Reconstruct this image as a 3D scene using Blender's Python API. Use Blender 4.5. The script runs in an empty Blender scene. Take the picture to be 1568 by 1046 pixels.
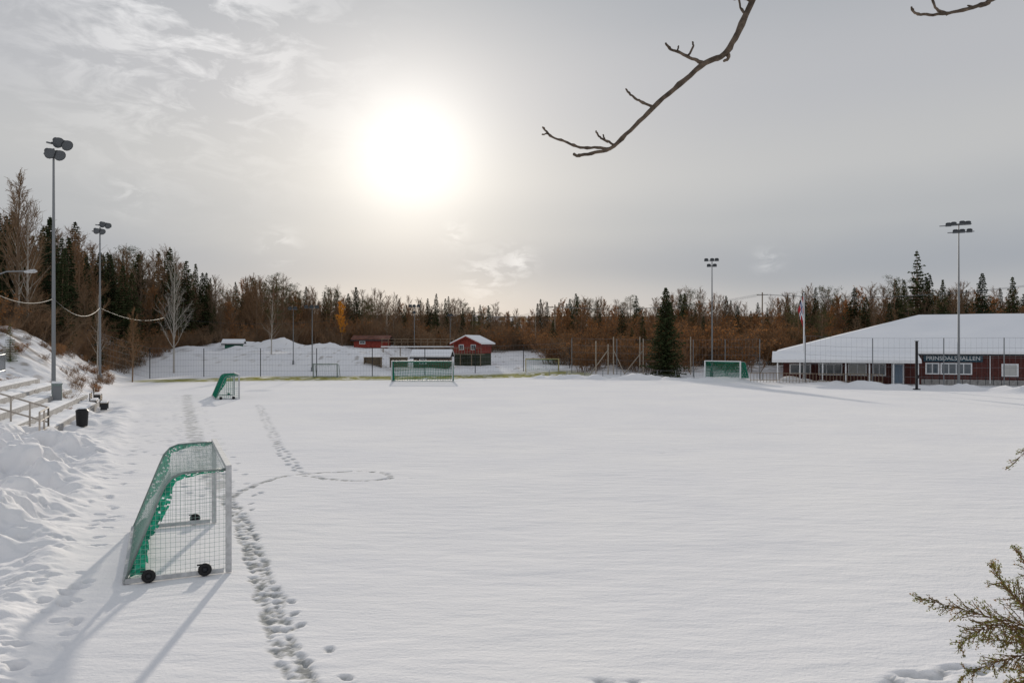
import bpy, math, random
import numpy as np
from mathutils import Vector, Matrix
R = random.Random(7)
sc = bpy.context.scene
sc.view_settings.view_transform = 'Standard'
sc.view_settings.look = 'None'
sc.view_settings.exposure = 0

# ------------------------------------------------------------------ helpers
class MB:
    def __init__(s): s.v=[]; s.f=[]; s.m=[]
    def face(s, pts, m=0):
        n=len(s.v); s.v.extend([tuple(p) for p in pts]); s.f.append(tuple(range(n,n+len(pts)))); s.m.append(m)
    def box(s, c, d, m=0, rz=0.0, taper=1.0):
        n=len(s.v); cr,sr=math.cos(rz),math.sin(rz)
        for z in (-.5,.5):
            t = 1.0 if z<0 else taper
            for x,y in ((-.5,-.5),(.5,-.5),(.5,.5),(-.5,.5)):
                X=x*d[0]*t; Y=y*d[1]*t
                s.v.append((c[0]+X*cr-Y*sr, c[1]+X*sr+Y*cr, c[2]+z*d[2]))
        for q in ((3,2,1,0),(4,5,6,7),(0,1,5,4),(1,2,6,5),(2,3,7,6),(3,0,4,7)):
            s.f.append(tuple(n+i for i in q)); s.m.append(m)
    def tube(s, pts, rad, sides=6, m=0, cap=True):
        pts=[Vector(p) for p in pts]
        if not isinstance(rad,(list,tuple)): rad=[rad]*len(pts)
        n0=len(s.v); N=len(pts)
        ref=None
        for i,p in enumerate(pts):
            t=(pts[min(i+1,N-1)]-pts[max(i-1,0)])
            if t.length<1e-9: t=Vector((0,0,1))
            t.normalize()
            if ref is None:
                ref = Vector((1,0,0)) if abs(t.x)<.8 else Vector((0,1,0))
            a=(ref-t*ref.dot(t))
            if a.length<1e-6: a=t.orthogonal()
            a.normalize(); ref=a; b=t.cross(a)
            for k in range(sides):
                th=2*math.pi*k/sides
                q=p+(a*math.cos(th)+b*math.sin(th))*rad[i]
                s.v.append((q.x,q.y,q.z))
        for i in range(N-1):
            for k in range(sides):
                k2=(k+1)%sides
                s.f.append((n0+i*sides+k,n0+i*sides+k2,n0+(i+1)*sides+k2,n0+(i+1)*sides+k)); s.m.append(m)
        if cap and sides>3:
            s.f.append(tuple(n0+k for k in reversed(range(sides)))); s.m.append(m)
            s.f.append(tuple(n0+(N-1)*sides+k for k in range(sides))); s.m.append(m)
    def mesh(s, name, mats, smooth=False):
        me=bpy.data.meshes.new(name); me.from_pydata(s.v,[],s.f)
        for mt in mats: me.materials.append(mt)
        me.polygons.foreach_set('material_index', s.m)
        if smooth: me.polygons.foreach_set('use_smooth',[True]*len(s.f))
        me.update(); return me
    def obj(s, name, mats, parent=None, loc=(0,0,0), rz=0.0, smooth=False):
        o=bpy.data.objects.new(name, s.mesh(name,mats,smooth)); sc.collection.objects.link(o)
        o.location=loc; o.rotation_euler=(0,0,rz)
        if parent: o.parent=parent
        return o
def empty(name, loc=(0,0,0), rz=0.0):
    o=bpy.data.objects.new(name,None); sc.collection.objects.link(o)
    o.location=loc; o.rotation_euler=(0,0,rz); o.empty_display_size=.5
    return o

def mat(name, col, rough=.8, metal=0.0, var=0.0, scale=3.0, bump=0.0, rnd=None, transl=0.0, spec=.3):
    m=bpy.data.materials.new(name); m.use_nodes=True; nt=m.node_tree; N=nt.nodes; L=nt.links
    b=N['Principled BSDF']; b.inputs['Roughness'].default_value=rough; b.inputs['Metallic'].default_value=metal
    b.inputs['Specular IOR Level'].default_value=spec
    c=(*col,1)
    b.inputs['Base Color'].default_value=c
    last=None
    if var>0 or bump>0:
        tc=N.new('ShaderNodeTexCoord'); no=N.new('ShaderNodeTexNoise'); no.inputs['Scale'].default_value=scale
        no.inputs['Detail'].default_value=4; L.new(tc.outputs['Object'],no.inputs['Vector'])
        if var>0:
            mx=N.new('ShaderNodeMix'); mx.data_type='RGBA'
            mx.inputs[6].default_value=tuple([x*(1-var) for x in col]+[1]); mx.inputs[7].default_value=tuple([min(1,x*(1+var)) for x in col]+[1])
            rp=N.new('ShaderNodeMapRange'); rp.inputs[1].default_value=.35; rp.inputs[2].default_value=.65
            L.new(no.outputs['Fac'],rp.inputs[0]); L.new(rp.outputs[0],mx.inputs[0]); last=mx.outputs[2]
        if bump>0:
            bp=N.new('ShaderNodeBump'); bp.inputs['Strength'].default_value=bump; bp.inputs['Distance'].default_value=.02
            L.new(no.outputs['Fac'],bp.inputs['Height']); L.new(bp.outputs[0],b.inputs['Normal'])
    if rnd is not None:
        oi=N.new('ShaderNodeObjectInfo'); mx=N.new('ShaderNodeMix'); mx.data_type='RGBA'
        L.new(oi.outputs['Random'],mx.inputs[0])
        if last: L.new(last,mx.inputs[6])
        else: mx.inputs[6].default_value=c
        mx.inputs[7].default_value=(*rnd,1); last=mx.outputs[2]
    if last: L.new(last,b.inputs['Base Color'])
    if transl>0:
        tr=N.new('ShaderNodeBsdfTranslucent'); ms=N.new('ShaderNodeMixShader'); ms.inputs[0].default_value=transl
        if last: L.new(last,tr.inputs['Color'])
        else: tr.inputs['Color'].default_value=c
        L.new(b.outputs[0],ms.inputs[1]); L.new(tr.outputs[0],ms.inputs[2]); L.new(ms.outputs[0],N['Material Output'].inputs['Surface'])
    return m

M_snowroof=mat('roof_snow',(.83,.83,.845),.9,bump=.25,scale=2,spec=0)
M_alu=mat('aluminium_white',(.46,.47,.48),.5,.1,var=.15,scale=8)
M_greypost=mat('frame_grey_green',(.20,.245,.235),.45,.2,var=.2,scale=6)
M_netgrey=mat('net_pale',(.27,.36,.33),.8)
M_netgreen=mat('net_green',(.015,.25,.16),.7,var=.4,scale=12,transl=.35)
M_rubber=mat('black_rubber',(.012,.012,.013),.6)
M_galv=mat('galvanised_steel',(.20,.21,.22),.5,.3)
M_dark=mat('dark_metal',(.03,.032,.036),.5,.3)
M_glass=mat('lamp_glass',(.09,.10,.11),.25,.0)
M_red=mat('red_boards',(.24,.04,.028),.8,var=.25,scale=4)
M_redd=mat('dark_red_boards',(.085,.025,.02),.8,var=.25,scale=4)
M_roofred=mat('red_brown_roof',(.16,.065,.045),.8,var=.3,scale=1.5)
M_white=mat('white_paint',(.75,.76,.77),.5,var=.05,scale=5)
M_black=mat('black_paint',(.012,.012,.014),.5)
M_win=mat('window_glass',(.07,.09,.11),.08,spec=.6)
M_blind=mat('window_blind',(.48,.48,.46),.7)
M_teal=mat('sign_teal',(.02,.06,.085),.6)
M_dgreen=mat('green_brown_boards',(.045,.055,.035),.8,var=.3,scale=5)
M_wood=mat('weathered_wood',(.22,.17,.12),.85,var=.3,scale=10)
M_conc=mat('concrete',(.30,.29,.28),.9,var=.2,scale=4,bump=.3)
M_bark=mat('bark_grey_brown',(.17,.125,.09),.9,rnd=(.23,.155,.10),spec=.0)
M_birch=mat('birch_bark',(.40,.37,.33),.85,spec=.1)
M_twig=mat('brown_twigs',(.185,.13,.085),.9,rnd=(.26,.155,.085),spec=.0)
M_rust=mat('rust_leaves',(.42,.18,.06),.85,rnd=(.28,.14,.06),transl=.35,spec=0)
M_orange=mat('orange_leaves',(.70,.33,.05),.85,transl=.4,spec=0)
M_needle=mat('spruce_needles',(.032,.046,.024),.85,rnd=(.065,.078,.033),spec=.0)
M_pine=mat('pine_needles',(.075,.09,.04),.85,rnd=(.12,.115,.05),spec=.0)
M_pinebark=mat('pine_bark',(.24,.14,.09),.9)
M_cable=mat('cable_black',(.03,.03,.03),.6)
M_redflag=mat('flag_red',(.36,.03,.035),.8)
M_blue=mat('flag_blue',(.02,.04,.2),.8)

# ------------------------------------------------------------------ noise
def vn(x,y,seed=0):
    xi=np.floor(x).astype(np.int64); yi=np.floor(y).astype(np.int64); fx=x-xi; fy=y-yi
    fx=fx*fx*(3-2*fx); fy=fy*fy*(3-2*fy)
    def h(a,b):
        n=(a*374761393+b*668265263+seed*974711)&0xffffffff
        n=((n^(n>>13))*1274126177)&0xffffffff
        n=(n^(n>>16))&0xffff
        return n/65535.0
    return (h(xi,yi)*(1-fx)+h(xi+1,yi)*fx)*(1-fy)+(h(xi,yi+1)*(1-fx)+h(xi+1,yi+1)*fx)*fy
def fbm(x,y,seed=0,o=4):
    r=0;a=.5;t=0
    for i in range(o):
        r=r+a*vn(x,y,seed+i*17); t+=a; a*=.5; x=x*2.03+5.1; y=y*2.03+1.7
    return r/t
def ss(t):
    t=np.clip(t,0,1); return t*t*(3-2*t)
def seg_dist(x,y,pts):
    best=np.full(np.shape(x),1e9)
    for (ax,ay),(bx,by) in zip(pts[:-1],pts[1:]):
        dx,dy=bx-ax,by-ay; t=np.clip(((x-ax)*dx+(y-ay)*dy)/(dx*dx+dy*dy),0,1)
        best=np.minimum(best,np.hypot(x-ax-t*dx,y-ay-t*dy))
    return best
def sideline(x,y): return (x+17)*-.907+(y-31.5)*-.42
BERM_R=[(4,99),(18,97),(30,89),(41,77.5),(47,70.5),(62,56)]
GRASS=[(-42,94),(-34,99.5),(-17,101.5),(-2,106),(8,111)]
def height(x,y):
    x=np.asarray(x,float); y=np.asarray(y,float)
    s=sideline(x,y)
    z=(fbm(x*.12,y*.12,3,3)-.5)*.10
    z=z+(fbm(x*.55,y*1.0,5,3)-.5)*.035*ss((70-y)/40)
    far=ss((y-52)/14)
    amp=2.6+far*3.2
    ramp=ss((s-1.5)/(15-4.5*far))
    z=z+amp*ramp*ss((y-16)/14)*(1+.25*(fbm(x*.3,y*.3,9,4)-.5))
    z=z+ramp*(fbm(x*.5,y*.5,12,4)-.5)*1.1
    pile=ss((s+.2)/1.6)*ss((9-s)/4)*ss((y-14.5)/3)*ss((66-y)/20)
    rough=np.abs(fbm(x*1.1,y*1.1,21,4)-.5)*2
    lump=fbm(x*.55,y*.55,33,4)
    chunk=np.abs(fbm(x*3.1,y*3.1,35,3)-.5)
    z=z+pile*(.15+.95*ss((lump-.35)/.35)-.45*rough-.30*chunk)*(.35+.65*ss((40-y)/12))
    fl=ss((s+.8)/1.2)*ss((17-y)/3)
    z=z+fl*((fbm(x*2.2,y*2.2,41,4)-.5)*.26+.05*np.sin((x*.5+y*1.6)*5.0+3*fbm(x*.5,y*.5,3))*ss((fbm(x*.4,y*.4,77)-.4)*6))
    edge=np.exp(-((s-.1-.7*(fbm(x*.4,y*.4,8)-.5))/.5)**2)*ss((60-y)/10)
    z=z+edge*.22*(.3+fbm(x*2,y*2,61,3))
    d=seg_dist(x,y,BERM_R); z=z+np.exp(-(d/1.3)**2)*(.15+1.1*np.clip(fbm(x*.45,y*.45,51,4)-.3,0,1)*2)*.75
    ht=1.1+2.2*ss((-17-x)/7)
    z=z+ht*ss((y-108)/15)
    z=z+2.2*ss((y-128)/18)*(1-.55*ss((-17-x)/7))
    z=z+8*ss((y-150)/120)+14*ss((y-260)/300)
    for (hx,hy,ha,hw) in ((-41,134,1.9,4.0),(-50,136,1.3,6.0),(-33,135,1.2,3.5),(-37,128,.9,2.5),(-46,127,.9,3),(-28,126,.7,3),(-22,128,.8,2.5),(-56,130,.9,4),(-31,130,.9,2.0)):
        z=z+ha*np.exp(-(((x-hx)/hw)**2+((y-hy)/(hw*.6))**2))*(.7+.7*fbm(x*.9,y*.9,66,3))
    z=z+ss((y-109)/10)*(fbm(x*.2,y*.2,71,3)-.5)*.6
    z=z+2.8*ss((8.5-y)/6)
    return z
def H1(x,y): return float(height(np.array([x]),np.array([y]))[0])

# ------------------------------------------------------------------ ground
def axis(parts):
    out=[]
    for a,b,st in parts:
        n=max(1,int(round((b-a)/st))); out+=list(np.linspace(a,b,n,endpoint=False))
    out.append(parts[-1][1]); return np.array(out)
xs=axis([(-900,-300,60),(-300,-120,12),(-120,-60,2.5),(-60,-40,.6),(-40,-22,.16),(-22,-12,.09),(-12,-1.5,.042),(-1.5,8,.11),(8,60,.5),(60,120,2.5),(120,300,12),(300,900,60)])
ys=axis([(-60,4,3),(4,8.8,.4),(8.8,14,.042),(14,20,.06),(20,32,.09),(32,66,.2),(66,140,.5),(140,200,2),(200,400,12),(400,1600,80)])
GX,GY=np.meshgrid(xs,ys)
GZ=height(GX,GY)
mk=np.zeros(GX.shape+(4,)); mk[...,3]=1
def stamp(x,y,a,l,w,dep,msk):
    r=l*1.4
    i0,i1=np.searchsorted(xs,[x-r,x+r]); j0,j1=np.searchsorted(ys,[y-r,y+r])
    if i1<=i0 or j1<=j0: return
    X=GX[j0:j1,i0:i1]-x; Y=GY[j0:j1,i0:i1]-y
    u=(X*math.cos(a)+Y*math.sin(a))/(l/2); v=(-X*math.sin(a)+Y*math.cos(a))/(w/2)
    q=np.sqrt(u*u+v*v)
    k=ss((1.15-q)/.5); rim=np.exp(-((q-1.35)/.3)**2)
    GZ[j0:j1,i0:i1]+= -dep*k+dep*.28*rim
    mk[j0:j1,i0:i1,0]=np.maximum(mk[j0:j1,i0:i1,0],k*msk)
def trail(pts,step,lat,l=.30,w=.13,dep=.05,msk=.9,jit=.25):
    side=1
    for (ax,ay),(bx,by) in zip(pts[:-1],pts[1:]):
        L=math.hypot(bx-ax,by-ay); n=max(1,int(L/step)); ang=math.atan2(by-ay,bx-ax)
        for i in range(n):
            t=(i+R.random()*.5)/n; side=-side
            o=side*lat*(.3+R.random()*.9)
            stamp(ax+(bx-ax)*t-math.sin(ang)*o, ay+(by-ay)*t+math.cos(ang)*o, ang+R.uniform(-jit,jit), l*R.uniform(.8,1.15), w*R.uniform(.8,1.2), dep*R.uniform(.6,1.2), msk*R.uniform(.6,1))
def churn(pts,wd,dep,msk,fs=7.0,seed=201,lo=.36):
    d=seg_dist(GX,GY,pts)+(fbm(GX*2.2,GY*2.2,seed,3)-.5)*wd*.9
    k=ss((wd-d)/(wd*.35)); n=fbm(GX*fs,GY*fs,seed+4,3)
    GZ[...]-=k*dep*(.5+1.2*(n-.5)*2)
    mk[...,0]=np.maximum(mk[...,0],k*msk*ss((n-lo)/.2))
A=[(-2.45,9.3),(-3.22,10.77),(-3.76,12.05),(-4.63,14.05),(-5.66,16.3),(-6.74,18.7),(-8.38,21.96)]
B=[(-8.38,21.96),(-10.7,26.6),(-14.1,33.6),(-19.6,45.7),(-28.9,66.7)]
churn(A,.25,.035,1.0,8.0,lo=.42)
churn(B,.42,.03,.6,4.5)
trail(A,.17,.17,l=.25,w=.11,dep=.028,msk=.7)
trail(B,.28,.9,l=.34,w=.2,dep=.035,msk=.42)
PB=[(-18.8,55.7),(-13.6,41.9),(-9.7,31.5),(-7.3,25.9)]
trail(PB,.36,.18,l=.42,w=.22,dep=.04,msk=.85)
LOOP=[(-8.2,21.96),(-8.1,23.7),(-7.77,25.2),(-7.2,25.75),(-6.42,26.1),(-5.12,26.35),(-4.3,25.8),(-4.0,25.0),(-4.5,24.6),(-5.17,24.5),(-6.0,24.8),(-7.0,25.4)]
churn(LOOP,.12,.02,.9,6.0,230)
trail(LOOP,.5,.12,l=.30,w=.16,dep=.025,msk=.5)
trail([(-4.2,25.0),(-3.0,24.9)],.5,.05,l=.3,w=.1,dep=.02,msk=.3)
for p in [(-3.82,13.0),(-3.35,11.9),(-2.65,10.9),(-2.2,9.96),(-7.3,21.0),(-3.6,12.4),(-7.0,20.2),(-7.6,22.1),(1.2,9.85),(1.6,9.8),(5.3,10.0),(5.8,10.1),(6.3,10.2),(5.0,9.9)]:
    stamp(p[0],p[1],R.uniform(-.6,.6)+1.9,.25,.14,.035,.7)
trail([(4.9,9.85),(6.9,10.35)],.3,.1,l=.4,w=.2,dep=.04,msk=.5)
trail([(5.9,30.6),(11,36.5),(15.2,41.9),(25.5,55.7)],1.3,.12,l=.3,w=.2,dep=.02,msk=.2)
for i in range(330):
    y=R.uniform(9,30); x=-17-(y-31.5)*.463+R.uniform(-3,1.2)*(.6+.02*y)
    if R.random()<.75: stamp(x,y,R.uniform(0,3.1),R.uniform(.25,.4),R.uniform(.12,.22),R.uniform(.03,.07),R.uniform(0,.12))
for i in range(230):
    y=R.uniform(30,66); x=-17-(y-31.5)*.463+R.uniform(-.5,4)
    stamp(x,y,R.uniform(1.6,2.4),.4,.25,.03,R.uniform(.05,.3))
s_=sideline(GX,GY)
n1=fbm(GX*.35,GY*.35,91,4); n2=fbm(GX*1.3,GY*1.3,93,4)
mk[...,1]=np.clip(ss((GY-148)/10)+ss((s_-15)/9)*ss((GY-40)/15)*.8,0,1)*ss((n1-.32)/.2)
mk[...,1]=np.maximum(mk[...,1], ss((s_-4)/6)*ss((GY-30)/10)*ss((n2-.56)/.10)*.8)
mk[...,1]=np.maximum(mk[...,1], ss((GY-110)/12)*ss((GX-4)/10)*ss((n2-.47)/.1)*.85)
mk[...,1]=np.maximum(mk[...,1], ss((GY-112)/6)*ss((n2-.66)/.08)*.5)
gw_=np.interp(GX,[-42,-30,-10,8],[5.0,7.0,6.0,4.0])
mk[...,2]=np.exp(-(seg_dist(GX,GY,GRASS)/gw_)**6)*ss((n2-.24+.4*(n1-.5))/.18)
ny,nx=GX.shape
co=np.stack([GX,GY,GZ],-1).reshape(-1,3)
idx=np.arange(nx*ny).reshape(ny,nx)
q=np.stack([idx[:-1,:-1],idx[:-1,1:],idx[1:,1:],idx[1:,:-1]],-1).reshape(-1,4)
me=bpy.data.meshes.new('snowy_ground')
me.vertices.add(len(co)); me.vertices.foreach_set('co',co.ravel())
me.loops.add(q.size); me.loops.foreach_set('vertex_index',q.ravel().astype(np.int32))
me.polygons.add(len(q)); me.polygons.foreach_set('loop_start',np.arange(0,q.size,4,dtype=np.int32))
me.polygons.foreach_set('use_smooth',np.ones(len(q),bool))
me.update(calc_edges=True)
ca=me.color_attributes.new('masks','FLOAT_COLOR','POINT'); ca.data.foreach_set('color',mk.reshape(-1,4).ravel())
g=bpy.data.objects.new('snowy_ground',me); sc.collection.objects.link(g)
m=bpy.data.materials.new('snow_ground'); m.use_nodes=True; nt=m.node_tree; N=nt.nodes; L=nt.links
b=N['Principled BSDF']; b.inputs['Roughness'].default_value=.95; b.inputs['Specular IOR Level'].default_value=0.0
tc=N.new('ShaderNodeTexCoord'); at=N.new('ShaderNodeAttribute'); at.attribute_name='masks'
sep=N.new('ShaderNodeSeparateColor'); L.new(at.outputs['Color'],sep.inputs[0])
def noise(sc_,det=5,rough=.6,vec=None):
    n=N.new('ShaderNodeTexNoise'); n.inputs['Scale'].default_value=sc_; n.inputs['Detail'].default_value=det; n.inputs['Roughness'].default_value=rough
    L.new(vec or tc.outputs['Object'],n.inputs['Vector']); return n.outputs['Fac']
def mixc(f,a,bb):
    x=N.new('ShaderNodeMix'); x.data_type='RGBA'
    for i,v in ((0,f),(6,a),(7,bb)):
        if hasattr(v,'links') or hasattr(v,'is_linked'): L.new(v,x.inputs[i])
        else: x.inputs[i].default_value=v
    return x.outputs[2]
def rng(v,a,bb,c=0,d=1):
    x=N.new('ShaderNodeMapRange'); L.new(v,x.inputs[0])
    for i,k in enumerate((a,bb,c,d)): x.inputs[i+1].default_value=k
    return x.outputs[0]
def mth(op,a,bb=None):
    x=N.new('ShaderNodeMath'); x.operation=op
    for i,v in ((0,a),(1,bb)):
        if v is None: continue
        if hasattr(v,'is_linked'): L.new(v,x.inputs[i])
        else: x.inputs[i].default_value=v
    return x.outputs[0]
nA=noise(1.2,3); nB=noise(8,4)
snow=mixc(rng(noise(.15,2),.35,.65),(.79,.78,.79,1),(.835,.82,.815,1))
turf=mixc(rng(nB,.4,.6),(.17,.17,.145,1),(.46,.46,.45,1))
c1=mixc(mth('MULTIPLY',sep.outputs[0],rng(nB,.35,.5,.5,1)),snow,turf)
floor=mixc(rng(nA,.4,.62),(.12,.085,.055,1),(.28,.20,.12,1))
c2=mixc(sep.outputs[1],c1,floor)
grass=mixc(rng(nA,.4,.6),(.22,.21,.06,1),(.36,.34,.13,1))
c3=mixc(sep.outputs[2],c2,grass)
L.new(c3,b.inputs['Base Color'])
mp=N.new('ShaderNodeMapping'); mp.inputs['Scale'].default_value=(.8,2.4,1); mp.inputs['Rotation'].default_value=(0,0,.25); L.new(tc.outputs['Object'],mp.inputs['Vector'])
hsum=mth('ADD',mth('MULTIPLY',noise(1.3,4,.55,mp.outputs[0]),1.5),mth('MULTIPLY',noise(16,3),.40))
bp=N.new('ShaderNodeBump'); bp.inputs['Strength'].default_value=.65; bp.inputs['Distance'].default_value=.035
L.new(hsum,bp.inputs['Height']); L.new(bp.outputs[0],b.inputs['Normal'])
me.materials.append(m)

# ------------------------------------------------------------------ goals
def make_goal(name,x,y,rz,W,Hh,cell,nr,pr,netmat,framemat,stanmat,wheels=True,green=True,dscale=1.0,z=None,gw=1.0,back=False):
    z=H1(x,y) if z is None else z
    e=empty(name,(x,y,z),rz)
    prof=[(0,Hh),(.45,Hh),(.82,Hh-.02),(1.0,Hh-.09),(1.13,Hh-.24),(1.24,Hh-.5),(1.8,.05)]
    prof=[(a*dscale,h) for a,h in prof]
    fr=MB(); st=MB()
    fr.box((0,0,Hh/2),(pr*2,pr*2.4,Hh)); fr.box((W,0,Hh/2),(pr*2,pr*2.4,Hh))
    fr.box((W/2,0,Hh+pr*.9),(W+pr*2,pr*2.4,pr*1.8))
    D=prof[-1][0]
    for xx in (0,W):
        st.tube([(xx,a,h) for a,h in prof],pr*.55,6)
        fr.box((xx,D/2+pr,.05),(pr*1.5,D-pr*2,.09))
    fr.box((W/2,D,.05),(W,pr*1.8,.09))
    fr.obj('frame_front_and_base',[framemat],e); st.obj('net_stanchions',[stanmat],e,smooth=True)
    P=[Vector((0,a,h)) for a,h in prof]; seg=[(P[i+1]-P[i]).length for i in range(len(P)-1)]; tot=sum(seg)
    def at(s):
        for i,l in enumerate(seg):
            if s<=l+1e-9: return P[i].lerp(P[i+1],s/l if l else 0)
            s-=l
        return P[-1]
    net=MB(); nW=int(W/cell); nP=int(tot/cell)
    def sag(xx,s):
        p=at(s); k=math.sin(math.pi*xx/W)*math.sin(math.pi*min(1,s/tot))
        return (xx, p.y-.05*k, p.z-.12*k)
    for i in range(nW+1):
        xx=W*i/nW; net.tube([sag(xx,tot*j/14) for j in range(15)],nr,3,cap=False)
    for j in range(nP+1):
        s=tot*j/nP; net.tube([sag(W*i/10,s) for i in range(11)],nr,3,cap=False)
    for xx in (0,W):
        nz=int(Hh/cell)
        for k in range(1,nz):
            h=Hh*k/nz
            yb=0
            for (a0,h0),(a1,h1) in zip(prof[:-1],prof[1:]):
                if h1<=h<=h0 and h0>h1: yb=a0+(a1-a0)*(h0-h)/(h0-h1)
            net.tube([(xx,0,h),(xx,yb*.5,h-.02),(xx,yb,h)],nr,3,cap=False)
        nd=int(D/cell)
        for k in range(1,nd):
            a=D*k/nd; ht=0
            for (a0,h0),(a1,h1) in zip(prof[:-1],prof[1:]):
                if a0<=a<=a1 and a1>a0: ht=h0+(h1-h0)*(a-a0)/(a1-a0)
            net.tube([(xx,a,.05),(xx,a,ht)],nr,3,cap=False)
    net.obj('net',[netmat],e)
    if green:
        gm=MB(); n=90; gr=random.Random(9)
        for xx,sg in ((0.02,1),(W-.02,-1)):
            rows=[]
            for i in range(n+1):
                s=tot*i/n; p=at(s); q=i/n
                wd=gw*(.05+.11*math.sin(math.pi*min(1,q*1.05))**.8+.16*math.exp(-((q-.55)/.16)**2)+.02*math.sin(i*.33)+.008*gr.uniform(-1,1))
                t=at(min(tot,s+.05))-at(max(0,s-.05)); t.normalize(); nn=Vector((0,t.z,-t.y))
                if nn.y>0: nn=-nn
                f=min(1,i/28); nn=Vector((0,0,-1)).lerp(nn,f)
                fold=sg*(.06+.04*math.sin(i*.3))
                rows.append([(xx+fold*j/5+.012*math.sin(j*2.5+i*.2), p.y+nn.y*wd*j/5, p.z+nn.z*wd*j/5) for j in range(6)])
            for i in range(n):
                for j in range(5):
                    if gr.random()<.06+.13*(j/4)**2: continue
                    gm.face([rows[i][j],rows[i+1][j],rows[i+1][j+1],rows[i][j+1]])
        gm.obj('green_net_border',[M_netgreen],e)
    if back:
        bm_=MB(); n=40
        rows=[[(W*i/n,D-.06-.10*k-.02*math.sin(i*1.3+k),.10+(.08+.16*abs(math.sin(i*.35))*(1-i/n*.6))*k-.03*k*k) for k in range(4)] for i in range(n+1)]
        for i in range(n):
            for j in range(3): bm_.face([rows[i][j],rows[i+1][j],rows[i+1][j+1],rows[i][j+1]])
        bm_.obj('green_net_heap',[M_netgreen],e)
    if wheels:
        wh=MB()
        for xx,o in ((-.09,1),(W+.09,1)):
            for a in (D*.24,D*.78):
                ring=[(xx,a+.085*math.cos(t),.12+.085*math.sin(t)) for t in [2*math.pi*k/14 for k in range(15)]]
                wh.tube(ring,.042,8,0,cap=False)
                wh.tube([(xx-.03,a,.12),(xx+.03,a,.12)],.05,10,1)
                wh.tube([(xx*1.0,a,.12),(xx+( .09 if xx<0 else -.09),a,.12)],.015,6,1)
                wh.box((xx,a+.06,.22),(.05,.16,.02),1)
        wh.obj('transport_wheels',[M_rubber,M_dark],e,smooth=True)
    return e
make_goal('football_goal',-5.53,14.65,math.radians(115),4.5,2.0,.085,.0030,.045,M_netgrey,M_alu,M_greypost,z=.0,gw=.72,back=True)
make_goal('football_goal',-22.5,61.9,math.radians(115),4.8,1.95,.16,.011,.05,M_netgreen,M_alu,M_greypost,gw=.8)
make_goal('football_goal',-14.5,90.6,0,7.32,2.44,.20,.026,.06,M_netgreen,M_alu,M_alu,wheels=False,dscale=1.1)
make_goal('football_goal',23.9,93,math.radians(-50),5,2.05,.2,.034,.06,M_netgreen,M_white,M_alu,wheels=False)
make_goal('football_goal',-27.4,103.5,0,3.3,1.8,.3,.008,.06,M_netgrey,M_greypost,M_greypost,wheels=False,green=False)
M_yel=mat('faded_yellow_paint',(.38,.33,.15),.6,var=.2)
make_goal('football_goal',2.1,114,0,5.0,1.9,.3,.014,.07,M_netgreen,M_yel,M_yel,wheels=False,green=False)

# ------------------------------------------------------------------ floodlight masts
def mast(x,y,h,yaw,heads,z=None,r=.13,hs=1.0,dish=False):
    z=H1(x,y)-.1 if z is None else z
    e=empty('floodlight_mast',(x,y,z),yaw)
    p=MB(); p.tube([(0,0,0),(0,0,h*.35),(0,0,h*.7),(0,0,h)],[r,r*.85,r*.65,r*.45],10)
    p.box((0,0,.35),(r*3,r*3,.7))
    hd=MB()
    levels=sorted(set(k[1] for k in heads))
    for lv in levels:
        xs_=[k[0] for k in heads if k[1]==lv]; p.box((sum(xs_)/len(xs_)/2,0,h+lv),(max(abs(min(xs_)),abs(max(xs_)))*2+.2,.09,.09))
    for (hx,lv,tilt) in heads:
        c=Vector((hx*hs,-.18,h+lv+.12))
        rot=Matrix.Rotation(tilt,3,'X')
        if dish:
            ax=[(.30,.10),(.22,.18),(.05,.22),(-.05,.30),(-.2,.37),(-.24,.38)]
            pts=[c+rot@(Vector((0,a_,0))*hs) for a_,_ in ax]
            hd.tube(pts,[b_*hs for _,b_ in ax],14,0,cap=False)
            hd.tube([pts[-2],pts[-2]+(pts[-1]-pts[-2])*.3],[.36*hs,.36*hs],14,1)
        else:
            back=[(-.16,.22,-.12),(.16,.22,-.12),(.16,.22,.12),(-.16,.22,.12)]
            front=[(-.31,-.2,-.22),(.31,-.2,-.22),(.31,-.2,.22),(-.31,-.2,.22)]
            B_=[c+rot@(Vector(v)*hs) for v in back]; F=[c+rot@(Vector(v)*hs) for v in front]
            for i in range(4):
                j=(i+1)%4; hd.face([B_[i],B_[j],F[j],F[i]],0)
            hd.face(B_[::-1],0); hd.face(F,1)
            V=[c+rot@(Vector(v)*hs) for v in [(-.32,-.2,.23),(.32,-.2,.23),(.3,-.38,.18),(-.3,-.38,.18)]]
            hd.face(V,0)
        p.tube([(hx*hs,0,h+lv),(hx*hs,-.1,h+lv+.12)],.04,5)
    p.obj('pole',[M_galv],e,smooth=False); hd.obj('floodlight_heads',[M_dark,M_glass],e)
    return e
T=math.radians(35)
mast(-29.3,48,16.6,math.radians(62),[(-.45,-.45,T),(.2,-.45,T),(.1,.35,T),(.7,.3,T)],hs=.95,dish=True)
mast(-42.8,78,16.0,math.radians(60),[(-.6,-.5,T),(.05,-.5,T),(.1,.25,T),(.75,.2,T)],hs=.9,dish=True)
mast(46.4,78,17.0,math.radians(-28),[(-1.1,0,T),(-.35,-.75,T),(.35,-.75,T),(1.1,-.75,T),(-.55,.05,T),(.35,.1,T),(.95,.05,T)],hs=.85)
mast(28.5,107,16.6,math.radians(-12),[(-.9,0,T),(0,0,T),(.7,0,T),(-.5,-.8,T),(.4,-.8,T)],hs=.9)
mast(-29.8,112,9.6,0,[(-.8,0,T),(0,0,T),(.8,0,T)],r=.1)
mast(-33.5,115,8.6,0,[(-.4,0,T),(.4,0,T)],r=.08)
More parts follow.
